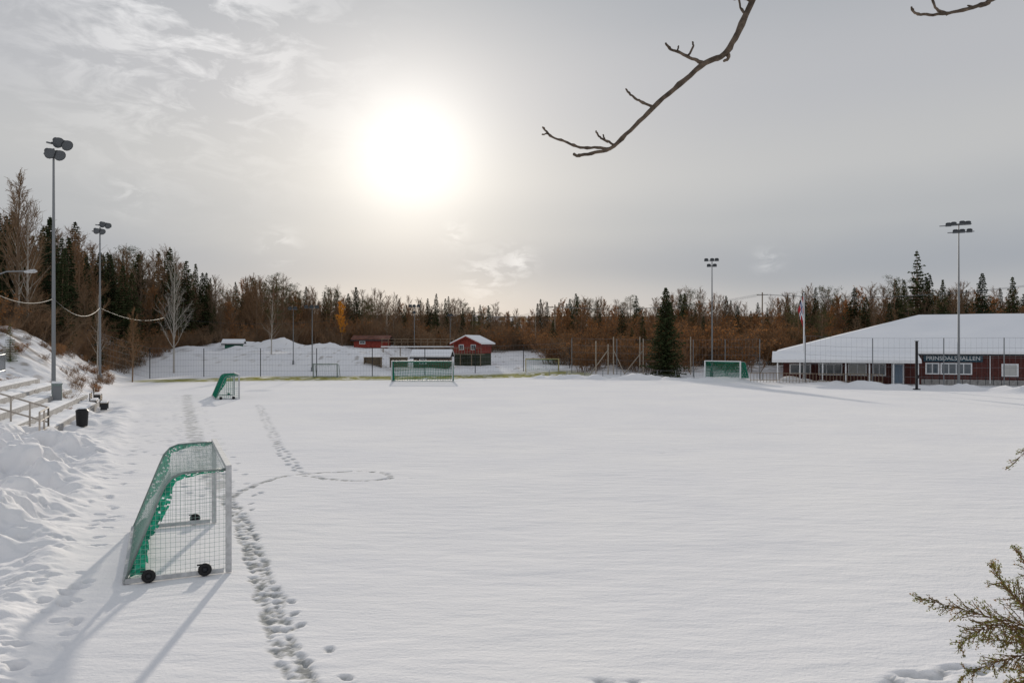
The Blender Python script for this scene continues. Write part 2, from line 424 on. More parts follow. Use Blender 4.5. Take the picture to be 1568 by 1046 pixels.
mast(-18.2,140,9.0,0,[(-.7,0,T),(0,0,T),(.8,0,T),(0,-1.2,T)],r=.1)
mast(-11.6,141,7.2,0,[(-.3,0,T),(.3,0,T)],r=.08,hs=.8)

# ------------------------------------------------------------------ sports hall
HX,HY=32.5,90
hall=empty('sports_hall',(HX,HY,0),math.radians(-20))
Lh,Dh,Ez,Rz=60,34,3.45,8.2
w=MB()
w.box((Lh/2,Dh/2,Ez/2-.2),(Lh,Dh,Ez+.4),0)
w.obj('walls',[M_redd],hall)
def slab(mb,pts,th,m=0,ms=1):
    up=[(p[0],p[1],p[2]+th) for p in pts]
    mb.face(up,m); mb.face(pts[::-1],ms)
    for i in range(len(pts)):
        j=(i+1)%len(pts); mb.face([pts[i],pts[j],up[j],up[i]],m)
r=MB()
o=.7; a=(-o,-o,Ez); bb=(Lh+o,-o,Ez); c=(Lh+o,Dh+o,Ez); d=(-o,Dh+o,Ez); e1=(17,17,Rz); e2=(43,17,Rz)
def sub_roof(mb,quad,nu,nv,th,seed):
    q=[Vector(p) for p in quad]; G=[]
    for j in range(nv+1):
        row=[]
        for i in range(nu+1):
            u=i/nu; v=j/nv
            p=(q[0].lerp(q[1],u)).lerp(q[3].lerp(q[2],u),v)
            n=float(fbm(np.array([p.x*.2]),np.array([p.y*.2]),7,2)[0])
            row.append((p.x,p.y,p.z+th+(n-.5)*.15))
        G.append(row)
    for j in range(nv):
        for i in range(nu): mb.face([G[j][i],G[j][i+1],G[j+1][i+1],G[j+1][i]],0)
sub_roof(r,[a,bb,e2,e1],60,18,.28,2); sub_roof(r,[d,a,e1,e1],30,18,.28,3); sub_roof(r,[c,d,e1,e2],30,12,.28,4); sub_roof(r,[bb,c,e2,e2],20,12,.28,5)
r.obj('snow_covered_hip_roof',[M_snowroof],hall,smooth=True)
r=MB()
r.box((Lh/2,-o+.02,Ez+.15),(Lh+2*o-.02,.1,.3),0); r.box((-o+.02,Dh/2,Ez+.15),(.1,Dh+2*o-.12,.3),0)
r.box((Lh/2,-o+.09,Ez-.07),(Lh+2*o-.1,.12,.2),1)
r.box((Lh/2,-o/2,Ez-.16),(Lh,.6,.04),2)
r.obj('eaves_and_snow_edge',[M_snowroof,M_dark,M_white],hall)
cn=MB()
slab(cn,[(-1.2,-4.2,2.62),(14.1,-4.2,2.62),(14.1,-.75,3.5),(-1.2,-.75,3.5)],.2,0,1)
cn.box((6.45,-4.28,2.58),(15.3,.08,.24),2)
cn.box((6.45,-2.3,2.45),(15.0,3.6,.05),1)
cn.face([(14.12,-4.2,2.5),(14.12,-.75,2.5),(14.12,-.75,3.5),(14.12,-4.2,2.68)],2)
for k in range(7): cn.box((-.6+k*2.4,-3.95,1.2),(.14,.14,2.5),2)
cn.obj('porch_canopy',[M_snowroof,M_dark,M_white],hall)
fd=MB()
def window(x0,x1,z0,z1,n,blind=False,y=0):
    W=x1-x0; fd.box(((x0+x1)/2,y-.03,(z0+z1)/2),(W+.2,.06,z1-z0+.2),0)
    for k in range(n):
        ww=W/n-.1; fd.box((x0+W/n*(k+.5),y-.065,(z0+z1)/2),(ww,.03,z1-z0-.06),2 if blind else 1)
window(.8,3.0,1.1,2.1,2); window(4.0,6.4,1.0,2.2,3); window(7.2,9.0,1.0,2.2,2,True); window(9.8,11.0,1.0,2.2,2)
fd.box((12.3,-.05,1.15),(1.3,.1,2.4),0); fd.box((12.3,-.11,1.15),(1.0,.04,2.1),4)
window(15.2,16.4,1.25,2.35,2); window(16.7,19.6,1.25,2.35,4,False); window(22.6,24.0,1.1,2.3,1,True); window(27.5,29.3,1.1,2.3,2,True); window(34,36,1.1,2.3,2); window(40,42,1.1,2.3,2,True)
fd.box((17.8,-.09,2.95),(5.8,.18,.76),3)
for k in range(60):
    xx=15.0+k*.75
    if xx<59.5: fd.box((xx,-.02,.55),(.05,.04,1.0),5)
fd.box((37.3,-.015,.25),(45.2,.03,.7),6)
for xx in (21.4,31.0,38): fd.tube([(xx,-.12,3.4),(xx,-.12,.2)],.05,6,0)
fd.obj('windows_doors_and_signboard',[M_white,M_win,M_blind,M_teal,mat('door_blue_grey',(.2,.27,.36),.5),M_dark,M_conc],hall)
tx=bpy.data.curves.new('sign_letters','FONT'); tx.body='PRINSDALSHALLEN'; tx.size=.62; tx.extrude=.02; tx.align_x='CENTER'; tx.align_y='CENTER'; tx.materials.append(M_white)
to=bpy.data.objects.new('sign_letters',tx); sc.collection.objects.link(to); to.parent=hall; to.location=(17.8,-.205,2.95); to.rotation_euler=(math.pi/2,0,0)
pr=MB()
for k in range(40): pr.box((-3.5+k*.35,-5.2,.75),(.05,.05,1.1),0)
pr.box((3.3,-5.2,1.25),(13.8,.07,.06),0); pr.box((3.3,-5.2,.45),(13.8,.07,.06),0)
pr.obj('porch_railing',[M_wood],hall)

p=MB(); p.tube([(0,0,0),(0,0,4.9)],.13,10); p.box((0,0,4.92),(.3,.3,.05)); p.box((0,0,.1),(.5,.5,.2)); p.box((.0,-.14,1.4),(.28,.06,.36))
p.obj('black_steel_post',[M_black],None,(40.2,74.6,H1(40.2,74.6)-.1))
fp=empty('flagpole',(34.2,88,H1(34.2,88)),0)
p=MB(); p.tube([(0,0,0),(0,0,5),(0,0,10.4)],[.09,.075,.045],10); p.tube([(0,0,10.4),(0,0,10.55)],.09,8); p.box((0,0,.3),(.3,.3,.6)); p.tube([(.1,-.05,1.2),(.09,-.05,10.2)],.008,4); p.obj('pole',[M_white],fp)
fl=MB()
def fpnt(i,jj): return (-.06-.085*i*(1-.085*jj)+.02*math.sin(jj*.9), .08*math.sin(i*2.0+jj*.3), 10.2-jj*.19-.22*i)
for k in range(8):
    for j in range(10):
        fl.face([fpnt(k,j),fpnt(k+1,j),fpnt(k+1,j+1),fpnt(k,j+1)],1 if (j==4 or k==3) else (2 if (j in (3,5) or k in (2,4)) else 0))
fl.obj('hanging_flag',[M_redflag,M_blue,M_white],fp,smooth=True)

# ------------------------------------------------------------------ fences
def fence(name,pts,h,sp,pm,wires,r=.045,mesh=.0,z0=None):
    e=empty(name); mb=MB(); wm=MB()
    P=[]
    for (ax,ay),(bx,by) in zip(pts[:-1],pts[1:]):
        L_=math.hypot(bx-ax,by-ay); n=max(1,int(round(L_/sp)))
        for i in range(n): P.append((ax+(bx-ax)*i/n,ay+(by-ay)*i/n))
    P.append(pts[-1])
    tops=[]
    for (x,y) in P:
        z=H1(x,y); mb.tube([(x,y,z-.3),(x,y,z+h)],r,6); tops.append((x,y,z))
    for a_,b_ in zip(tops[:-1],tops[1:]):
        for wv in wires:
            mid=((a_[0]+b_[0])/2,(a_[1]+b_[1])/2,(a_[2]+b_[2])/2+h*wv-.04)
            wm.tube([(a_[0],a_[1],a_[2]+h*wv),mid,(b_[0],b_[1],b_[2]+h*wv)],.012,3,cap=False)
        if mesh>0:
            n=int(math.hypot(b_[0]-a_[0],b_[1]-a_[1])/mesh)
            for i in range(1,n):
                t=i/n; x=a_[0]+(b_[0]-a_[0])*t; y=a_[1]+(b_[1]-a_[1])*t; z=a_[2]+(b_[2]-a_[2])*t
                wm.tube([(x,y,z+h*wires[0]),(x,y,z+h*wires[-1])],.006,3,cap=False)
    mb.obj('posts',[pm],e); wm.obj('wires',[M_galv],e); return e
W5=[.02,.2,.4,.6,.8,1.0]
fence('ball_stop_fence',[(-52,92),(-43.5,106),(-20,107.5),(9,117)],4.0,7.2,M_dark,W5,mesh=.4,r=.06)
fence('ball_stop_fence',[(9,113),(22,109),(32,97)],5.2,5.5,M_galv,W5,mesh=.5,r=.06)
fence('ball_stop_fence',[(33,84.5),(46,80),(62,75)],5.2,6.4,M_galv,W5,mesh=.5,r=.06)
fence('low_perimeter_fence',[(5,101),(24,99),(31,93)],1.1,2.5,M_galv,[.1,.5,1.0])
tf=MB()
for x in (12.4,14.2,15.0,18.9,19.4,26.4):
    z=H1(x,111); tf.tube([(x,111,z-.2),(x,111,z+5.6*R.uniform(.75,1))],.085,6)
for x,dx in ((14.2,-2.6),(15.0,1.7),(19.4,-2.8)):
    z=H1(x,111); tf.tube([(x,111,z+3.6),(x+dx,111.3,z)],.07,6)
tf.obj('braced_timber_posts',[mat('pale_timber',(.36,.31,.25),.8,var=.2)])

# ------------------------------------------------------------------ cabins beyond the pitch
def gable_house(name,x,y,z,w_,d_,hl,hw,rise,rz,ml,mu,roofdir='y',win=(),rm=None):
    e=empty(name,(x,y,z),rz); b_=MB()
    if hl>0: b_.box((0,0,hl/2-.3),(w_,d_,hl+.6),0)
    b_.box((0,0,hl+hw/2),(w_+.1,d_+.1,hw),1)
    t=hl+hw
    X=w_/2+.05; Y=d_/2+.05
    if roofdir=='y':
        for yy in (-Y,Y): b_.face([(-X,yy,t),(X,yy,t),(0,yy,t+rise)],1)
        rf=MB(); ov=.5
        for sx in (-1,1):
            k=(X+ov)/X
            slab(rf,[(sx*X*k,-Y-ov,t-rise*(k-1)),(sx*X*k,Y+ov,t-rise*(k-1)),(0,Y+ov,t+rise),(0,-Y-ov,t+rise)][::sx],.24,0,1)
            for yy in (-Y-ov-.03,):
                rf.face([(sx*X*k,yy,t-rise*(k-1)-.22),(0,yy,t+rise-.22),(0,yy,t+rise+.04),(sx*X*k,yy,t-rise*(k-1)+.04)],2)
    else:
        for xx in (-X,X): b_.face([(xx,-Y,t),(xx,Y,t),(xx,0,t+rise)],1)
        rf=MB(); ov=.5
        for sy in (-1,1):
            k=(Y+ov)/Y
            slab(rf,[(-X-ov,sy*Y*k,t-rise*(k-1)),(X+ov,sy*Y*k,t-rise*(k-1)),(X+ov,0,t+rise),(-X-ov,0,t+rise)][::-sy],.24,0,1)
        rf.box((0,-Y-ov-.05,t-rise*.5/Y-.1),(w_+1.1,.06,.2),3)
    b_.obj('walls',[ml,mu],e); rf.obj('roof',[rm or M_snowroof,M_dark,M_red,M_dark],e)
    wn=MB()
    for (cx,cz,ww,hh) in win:
        wn.box((cx,-Y-.03,cz),(ww+.2,.06,hh+.2),0); wn.box((cx-ww/4,-Y-.07,cz),(ww/2-.06,.03,hh),1); wn.box((cx+ww/4,-Y-.07,cz),(ww/2-.06,.03,hh),1)
    if win: wn.obj('windows',[M_white,M_win],e)
    return e
gable_house('red_cabin',-6.6,126.5,1.0,4.7,4.6,2.1,1.7,1.1,math.radians(-22),M_dgreen,M_red,'y',[(-1,3.1,.7,.7),(1.2,3.1,.7,.7)])
dk=MB(); dk.box((0,0,0),(5.6,1.4,.12),0)
for k in range(12): dk.box((-2.75+k*.5,-.66,.5),(.06,.05,.95),0)
dk.box((0,-.66,1.0),(5.6,.08,.08),0)
for k in (-2.6,-1,1,2.6): dk.box((k,-.6,-1.1),(.12,.12,2.1),0)
dk.obj('cabin_balcony',[M_wood],None,(-7.3,123.3,2.95),math.radians(-22))
gable_house('wooden_shed',-12.6,119,.7,5.3,3.4,0,2.1,.75,math.radians(-4),M_dgreen,mat('brown_boards',(.09,.055,.035),.85,var=.3),'x',[(-1.2,1.2,.9,.7)])
gable_house('red_barn',-26.2,141,H1(-26,141)-.1,6.0,4.0,0,1.6,.5,0,M_redd,M_red,'x',[(-1.5,1.0,.9,.4)],rm=M_roofred)
sh=MB()
for k in range(2):
    x0=k*4.0
    sh.box((x0,.6,.75),(2.6,.06,1.5),0); sh.box((x0-1.3,.1,.75),(.06,1.0,1.5),0); sh.box((x0+1.3,.1,.75),(.06,1.0,1.5),0); sh.box((x0,.05,1.55),(2.8,1.3,.06),0); sh.box((x0,.05,1.66),(2.7,1.2,.14),1); sh.box((x0,.3,.4),(2.4,.4,.08),0)
sh.obj('team_shelters',[M_wood,M_snowroof],None,(-21.5,116,H1(-20,116)+.1),0)
tr=MB()
for k in range(12): tr.box((-6+k*1.1,0,.6),(.07,.07,1.2),0)
tr.box((0,0,1.2),(12.3,.1,.08),0); tr.box((0,0,.7),(12.3,.07,.06),0); tr.box((0,.8,-.1),(12.3,1.8,.18),1)
for k in range(5): tr.box((-5.8+k*2.9,0,-1.3),(.14,.14,2.3),0)
tr.obj('viewing_deck_railing',[M_wood,M_snowroof],None,(-16,127,H1(-22,127)+.9),0)
kz=H1(-49,128)
gable_house('green_storage_shed',-48.5,131,kz+.2,2.6,2.0,0,1.2,.4,.2,M_dgreen,mat('green_boards',(.04,.16,.11),.7),'x')

# ------------------------------------------------------------------ terraced seating on the left
bl=empty('terraced_seating',(-20.6,33.3,0),math.radians(112.7))
cb=MB(); sb=MB(); L0,L1=-1.6,23.5
for k in range(5):
    y0=.2+k*1.0; top=.42+k*.40
    cb.box(((L0+L1)/2,y0+.5,top/2-.2),(L1-L0,1.0,top+.4),0)
    n=70; rows=[]
    for i in range(n+1):
        x=L0+(L1-L0)*i/n; row=[]
        for (fy,fz) in ((.12,0),(.2,.10),(.5,.17),(.99,.2)):
            nn=float(fbm(np.array([x*1.3]),np.array([k*7+fy*2]),5,3)[0])
            row.append((x,y0+fy,top+.004+fz*(.25+1.1*nn)))
        rows.append(row)
    for i in range(n):
        for j in range(3): sb.face([rows[i][j],rows[i+1][j],rows[i+1][j+1],rows[i][j+1]],0)
cb.obj('concrete_steps',[M_conc],bl); sb.obj('snow_on_steps',[M_snowroof],bl,smooth=True)
def rail(name,pts,h,pm,bars,sp=.9,r=.025,mid=False):
    mb=MB()
    for (a_,b_) in zip(pts[:-1],pts[1:]):
        a_=Vector(a_); b_=Vector(b_); n=max(1,int(round((b_-a_).length/sp)))
        for i in range(n+1):
            p=a_.lerp(b_,i/n); mb.tube([p,p+Vector((0,0,h))],r,6)
        for bz in bars: mb.tube([a_+Vector((0,0,bz*h)),b_+Vector((0,0,bz*h))],r*.9,6)
        if mid:
            n=int((b_-a_).length/.13)
            for i in range(n):
                p=a_.lerp(b_,i/n); mb.tube([p+Vector((0,0,.1*h)),p+Vector((0,0,h))],.011,4)
    return mb.obj(name,[pm])
M_rail=mat('railing_pale_wood',(.38,.34,.30),.7,var=.2)
def bpnt(x,y,z):
    a_=math.radians(112.7); return (-20.6+x*math.cos(a_)-y*math.sin(a_),33.3+x*math.sin(a_)+y*math.cos(a_),z)
rail('stair_handrail',[bpnt(1.5,.2,.2),bpnt(1.5,2.4,1.0)],1.35,M_rail,[.5,1.0],sp=.8,r=.045)
rail('stair_handrail',[bpnt(.0,.3,.1),bpnt(1.5,.2,.2)],1.35,M_rail,[.35,.7,1.0],sp=.75,r=.045)
rail('steel_guard_rail',[bpnt(-1,5.6,2.1),bpnt(10,5.7,2.3),bpnt(22,6.0,2.6)],1.2,M_galv,[.1,1.0],sp=2.0,r=.035,mid=True)
tb=MB()
tb.tube([(0,0,0),(0,0,.04),(0,0,.78),(0,0,.82)],[.24,.27,.31,.33],16,0); tb.tube([(0,0,.82),(0,0,.9),(0,0,.95)],[.33,.26,.1],16,0)
tb.tube([(0,0,.95),(0,0,1.0),(0,0,1.03)],[.27,.22,.05],14,1)
tb.obj('litter_bin',[M_black,M_snowroof],None,(-22.9,40,H1(-22.9,40)+.0),smooth=False)
cbn=MB(); cbn.box((0,0,.6),(.55,.35,1.2),0); cbn.box((0,0,1.23),(.62,.42,.06),0); cbn.box((0,0,1.32),(.56,.38,.12),1); cbn.box((0,-.19,.62),(.45,.02,.95),2)
cbn.obj('electric_cabinet',[M_greypost,M_snowroof,M_galv],None,(-28.6,47.2,H1(-28.6,47.2)+.25),math.radians(30))
bn=MB()
for k in (-.7,.7): bn.box((k,0,.22),(.08,.4,.44),0); bn.box((k,.22,.6),(.08,.07,.8),0)
for k in range(3): bn.box((0,-.14+k*.14,.46),(1.8,.11,.04),1)
for k in range(2): bn.box((0,.2,.72+k*.17),(1.8,.03,.12),1)
bn.box((0,-.0,.54),(1.75,.38,.1),2)
for x,y,a_ in ((-29.2,52.5,115),(-27.4,50.5,115),(-31.2,56.5,118)):
    bn.obj('park_bench',[M_dark,M_wood,M_snowroof],None,(x,y,H1(x,y)+.1),math.radians(a_))

# ------------------------------------------------------------------ tree prototypes
def rv(r,s=1.0): return Vector((r.uniform(-s,s),r.uniform(-s,s),r.uniform(-s,s)))
def bare(seed,h=10,birch=False,leaf=None,nb=34,tw=.02,spread=1.0):
    r=random.Random(seed); mb=MB(); pts=[];rad=[]; p=Vector((0,0,-.3)); lean=rv(r,.05)
    for i in range(11):
        t=i/10; pts.append(p.copy()); rad.append(.012*h*(1-t)**.8+.012); p=p+Vector((lean.x+r.uniform(-.03,.03),lean.y+r.uniform(-.03,.03),1))*(h*.103)
    mb.tube(pts,rad,5,0)
    for k in range(nb):
        t=.22+.76*((k+r.random())/nb); i=min(9,int(t*10)); base=pts[i].lerp(pts[i+1],t*10-i)
        az=k*2.4+r.uniform(-.5,.5); el=math.radians(r.uniform(30,62)+18*t)
        Lb=h*(.30*(1-t)**.7+.07)*r.uniform(.6,1.15)*spread
        d=Vector((math.cos(az)*math.cos(el),math.sin(az)*math.cos(el),math.sin(el)))
        bp_=[base]; q_=base.copy()
        for j in range(4):
            d=(d+rv(r,.16)+Vector((0,0,.06))).normalized(); q_=q_+d*Lb/4; bp_.append(q_.copy())
        r0=.004*h*(1-t)+.014
        mb.tube(bp_,[r0,r0*.75,r0*.55,r0*.4,tw*.5],3,0,cap=False)
        ns=8
        for s_i in range(ns):
            tt=.25+.75*(s_i+r.random())/ns; jj=min(3,int(tt*4)); b2=bp_[jj].lerp(bp_[jj+1],tt*4-jj)
            d2=(d+rv(r,.75)+Vector((0,0,.15))).normalized(); L2=Lb*.42*r.uniform(.5,1.1)
            m1=b2+d2*L2*.5; d2b=(d2+rv(r,.25)).normalized(); m2=m1+d2b*L2*.5
            mb.tube([b2,m1,m2],[tw*.8,tw*.6,tw*.35],3,1,cap=False)
            for w_ in range(5):
                b3=(b2.lerp(m1,r.random()) if w_<3 else m1.lerp(m2,r.random())); d3=(d2b+rv(r,.8)).normalized(); L3=L2*.5*r.uniform(.5,1.2)
                mb.tube([b3,b3+d3*L3],[tw*.6,tw*.3],3,1,cap=False)
                if leaf:
                    for _ in range(leaf):
                        c_=b3+d3*L3*r.random()+rv(r,.08); a_=rv(r,.09); b_=rv(r,.09)
                        mb.face([c_-a_,c_+b_,c_+a_,c_-b_],2)
    return mb
def spruce(seed,h=10,lv=40,nb=8,wid=.2,gap=.12,dens=1.0):
    r=random.Random(seed); mb=MB()
    mb.tube([(0,0,-.3),(0,0,h*.5),(0,0,h*1.0)],[h*.016,h*.010,.012],5,0)
    for k in range(lv):
        t=.05+.94*(k/(lv-1)); z=h*t
        Rr=h*wid*((1-t)**.82)+.05
        Rr*=r.uniform(.8,1.15)
        if t<.12: Rr*=.75
        n=max(4,int(nb*(1-t*.35)))
        for j in range(n):
            if r.random()<gap: continue
            az=j*2*math.pi/n+k*.9+r.uniform(-.3,.3); Lb=Rr*r.uniform(.55,1.15)
            dx,dy=math.cos(az),math.sin(az); drop=.30-.65*t
            pts=[Vector((0,0,z)),Vector((dx*Lb*.5,dy*Lb*.5,z-drop*Lb*.35)),Vector((dx*Lb,dy*Lb,z-drop*Lb*.7+.07*Lb))]
            mb.tube(pts,[.02,.014,.006],3,0,cap=False)
            m_=max(2,int(Lb/.26*dens)+1)
            for s_i in range(m_):
                tt=(s_i+.4+r.random()*.5)/m_; c_=pts[0].lerp(pts[1],tt*2) if tt<.5 else pts[1].lerp(pts[2],tt*2-1)
                side=Vector((-dy,dx,0)); wl=(.20+.22*(1-tt))*min(1,Lb/1.0+.25)
                for sg in (-1,1):
                    e_=c_+side*sg*wl*r.uniform(.7,1.3)+Vector((dx,dy,0))*wl*.5+Vector((0,0,-r.uniform(.02,.2)*1.0))
                    wd=Vector((dx,dy,0))*.09+Vector((0,0,r.uniform(-.06,.06)))
                    mb.face([c_-wd,c_+wd,e_+wd*.4,e_-wd*.5],1)
                e_=c_+Vector((dx*.05,dy*.05,-r.uniform(.12,.32)*min(1,Lb))); wd=side*.07
                mb.face([c_-wd,c_+wd,e_+wd*.3],1)
    for _ in range(6):
        c_=Vector((0,0,h*r.uniform(.96,1.0))); a_=rv(r,.1); mb.face([c_-a_,c_+Vector((0,0,.12)),c_+a_],1)
    return mb
def pine(seed,h=10):
    r=random.Random(seed); mb=MB(); lean=rv(r,.03)
    pts=[Vector((lean.x*i*h*.1,lean.y*i*h*.1,-.3+i*h*.1)) for i in range(11)]
    mb.tube(pts,[h*.012*(1-i/12)+.01 for i in range(11)],5,0)
    for k in range(34):
        t=.42+.56*(k/33); base=pts[int(t*10)] .lerp(pts[min(10,int(t*10)+1)],t*10-int(t*10)); az=k*2.4+r.uniform(-.4,.4)
        Lb=h*(.19*math.sin(math.pi*min(1,(1.04-t)/.62*.9+.05))+.03)*r.uniform(.55,1.15)
        el=math.radians(r.uniform(0,50)); d=Vector((math.cos(az)*math.cos(el),math.sin(az)*math.cos(el),math.sin(el)))
        tip=base+d*Lb; mb.tube([base,base+d*Lb*.5-Vector((0,0,.05)),tip],[.03,.02,.01],3,0,cap=False)
        for cc in range(3):
            c0=base.lerp(tip,.5+.25*cc)+rv(r,.15)
            for _ in range(26):
                v=rv(r,1.0)
                if v.length>1: v=v*.6
                c_=c0+Vector((v.x*.42,v.y*.42,v.z*.36)); a_=rv(r,.12); b_=rv(r,.06)
                mb.face([c_-a_,c_+b_,c_+a_],1)
    return mb
def shrub(seed,h=3,leaf=0,n=26,tw=.016):
    r=random.Random(seed); mb=MB()
    for k in range(n):
        az=r.uniform(0,6.28); el=math.radians(r.uniform(50,86)); L0=h*r.uniform(.55,1.0)
        d=Vector((math.cos(az)*math.cos(el),math.sin(az)*math.cos(el),math.sin(el))); p0=Vector((r.uniform(-.7,.7),r.uniform(-.7,.7),-.1)); P=[p0]
        for j in range(4): d=(d+rv(r,.14)).normalized(); P.append(P[-1]+d*L0/4)
        mb.tube(P,[tw*1.3,tw*1.1,tw*.8,tw*.6,tw*.35],3,0,cap=False)
        for s_i in range(10):
            tt=.2+.8*r.random(); jj=min(3,int(tt*4)); b2=P[jj].lerp(P[jj+1],tt*4-jj); d2=(d+rv(r,.8)).normalized(); L2=L0*.28*r.uniform(.5,1.1)
            mb.tube([b2,b2+d2*L2],[tw*.6,tw*.3],3,1,cap=False)
            for w_ in range(4):
                b3=b2+d2*L2*r.random(); d3=(d2+rv(r,.9)).normalized(); mb.tube([b3,b3+d3*L2*.5],[tw*.45,tw*.22],3,1,cap=False)
                for _ in range(leaf):
                    c_=b3+d3*L2*.5*r.random()+rv(r,.06); a_=rv(r,.06); b_=rv(r,.05); mb.face([c_-a_,c_+b_,c_+a_],2)
    return mb
P_bare=[bare(s).mesh('bare_tree_mesh',[M_bark,M_twig]) for s in (1,2,3,4)]
P_birch=[bare(s,nb=30,tw=.015).mesh('birch_mesh',[M_birch,M_twig]) for s in (11,12)]
P_rust=[bare(s,leaf=1,nb=26,spread=1.1).mesh('rust_tree_mesh',[M_bark,M_twig,M_rust]) for s in (21,22)]
P_spr=[spruce(s,wid=w_).mesh('spruce_mesh',[M_bark,M_needle]) for s,w_ in ((31,.17),(32,.2),(33,.15),(34,.19))]
P_pine=[pine(s).mesh('pine_mesh',[M_pinebark,M_pine]) for s in (41,42,43)]
P_shr=[shrub(s).mesh('shrub_mesh',[M_bark,M_twig]) for s in (51,52)]+[shrub(53,leaf=2).mesh('rust_shrub_mesh',[M_bark,M_twig,M_rust])]

SKY=[(-400,330),(-100,320),(0,318),(40,350),(100,338),(150,370),(200,385),(240,385),(265,378),(300,412),(350,426),(400,420),(450,430),(500,443),(550,440),(600,450),(650,455),(700,455),(750,463),(800,478),(830,458),(860,446),(900,451),(950,455),(1000,455),(1060,443),(1100,452),(1150,458),(1200,452),(1250,438),(1300,433),(1350,430),(1390,425),(1450,433),(1500,433),(1568,440),(1700,440),(2000,430)]
SB=[((u-784)/1150,(529-v)/1150) for u,v in SKY]
def skyline(k):
    return float(np.interp(k,[s[0] for s in SB],[s[1] for s in SB]))
forest=empty('forest_treeline')
def inst(me_,x,y,h,wf=1.0,ref=10.0,dz=-.2,name='tree',parent=None):
    o_=bpy.data.objects.new(name,me_); sc.collection.objects.link(o_)
    o_.location=(x,y,H1(x,y)+dz); s=h/ref; o_.scale=(s*wf,s*wf,s); o_.rotation_euler=(R.uniform(-.03,.03),R.uniform(-.03,.03),R.uniform(0,6.28))
    o_.parent=parent or forest; return o_
def in_hall(x,y):
    dx,dy=x-HX,y-HY; a_=math.radians(20); lx=dx*math.cos(a_)-dy*math.sin(a_); ly=dx*math.sin(a_)+dy*math.cos(a_)
    return -6<lx<66 and -8<ly<40
def near_limit(k):
    return float(np.interp(k,[-1,-.66,-.56,-.50,-.42,-.36,.03,.07,1],[66,74,88,112,132,143,143,128,126]))
NT=620
for i in range(NT):
    k=-.92+1.84*(i+R.random())/NT
    d0=near_limit(k); d1=d0+52
    d_=d0+(d1-d0)*R.random()**.8; x=k*d_; y=d_
    if in_hall(x,y): continue
    top=4.41+skyline(k)*d_; hh=(top-H1(x,y))*R.uniform(.70,1.05)
    if d_<d0+12 : hh*=R.uniform(.55,.95)
    u=R.random()
    if k<-.50: pr_=(.56,.62,.93,.97)
    elif k<-.38: pr_=(.32,.38,.80,.93)
    elif k<0: pr_=(.22,.34,.84,.90)
    elif k<.3: pr_=(.28,.36,.68,.74)
    else: pr_=(.24,.32,.62,.68)
    if u<pr_[0]: inst(R.choice(P_spr),x,y,hh*R.uniform(.95,1.06),R.uniform(.9,1.3),name='spruce')
    elif u<pr_[1]: inst(R.choice(P_pine),x,y,hh,R.uniform(1,1.2),name='pine')
    elif u<pr_[2]: inst(R.choice(P_bare),x,y,hh*.97,R.uniform(.9,1.25),name='bare_deciduous')
    elif u<pr_[3]: inst(R.choice(P_birch),x,y,hh,R.uniform(.8,1),name='birch')
    else: inst(R.choice(P_rust),x,y,hh*.85,R.uniform(1,1.3),name='rust_deciduous')
und=empty('undergrowth_thicket')
for i in range(520):
    k=-.92+1.84*(i+R.random())/520
    d0=near_limit(k)-2; d1=d0+26
    if .08<k<.36: d0=114
    d_=R.uniform(d0,d1); x=k*d_
    if in_hall(x,d_): continue
    hh=R.uniform(3.0,6.5) if not(.1<k<.36) else R.uniform(3.5,8)
    if k<-.36: hh=R.uniform(1.8,5.2)
    inst(P_shr[2] if R.random()<(.75 if k>.03 else .18) else R.choice(P_shr[:2]),x,d_,hh,R.uniform(1,1.5),ref=3.0,name='shrub',parent=und)
for i in range(150):
    k=-.9+1.8*(i+R.random())/150
    d_=near_limit(k)+R.uniform(42,62); x=k*d_
    if in_hall(x,d_): continue
    top=4.41+skyline(k)*d_; inst(R.choice(P_shr[:2]),x,d_,(top-H1(x,d_))*R.uniform(.6,.85),.8,ref=3.0,name='shrub',parent=und)
for i in range(120):
    y=R.uniform(44,104); x=-17-(y-31.5)*.463-R.uniform(3.5,13)
    inst(R.choice(P_shr),x,y,R.uniform(.4,1.5),1.3,ref=3.0,name='shrub',parent=und)

def single(name,mb,mats,x,y,h,wf=1.0,ref=10.0):
    o_=mb.obj(name,mats,None,(x,y,H1(x,y)-.1),R.uniform(0,6)); s=h/ref; o_.scale=(s*wf,s*wf,s); return o_
single('spruce_tree',spruce(77,lv=46,nb=11,wid=.27,gap=.1,dens=1.3),[M_bark,M_needle],21.5,105,12.6)
single('spruce_tree',spruce(78,lv=34,nb=7,wid=.24,gap=.25),[M_bark,M_needle],75.5,140,19.5)
single('spruce_tree',spruce(79,lv=40,nb=9,wid=.24,gap=.1),[M_bark,M_needle],84.5,135,15.5)
single('spruce_tree',spruce(80,lv=40,nb=9,wid=.2,gap=.1),[M_bark,M_needle],90,135,14.8)
single('spruce_tree',spruce(81,lv=40,nb=9,wid=.2,gap=.1),[M_bark,M_needle],78,136,14.3,.8)
single('birch_tree',bare(90,nb=34,tw=.014),[M_birch,M_birch],-50,111,17.0,.62)
single('birch_tree',bare(91,nb=30,tw=.014),[M_birch,M_twig],-38.5,120,9.5,.8)
single('birch_tree',bare(92,nb=32,tw=.014),[M_birch,M_twig],-54.5,83,16,.8)
single('birch_tree',bare(93,nb=32,tw=.014),[M_birch,M_twig],-51.5,80,14,.8)
single('birch_tree',bare(94,nb=30,tw=.014),[M_birch,M_twig],-47.5,86,9,.7)
single('bare_ash_tree',bare(99,nb=34),[M_bark,M_twig],-45.5,90,8.5,.8)
single('small_pine_tree',spruce(95,lv=22,nb=8,wid=.26),[M_bark,mat('young_pine_green',(.08,.12,.03),.8,var=.3)],-40.1,60,3.0,1.0)
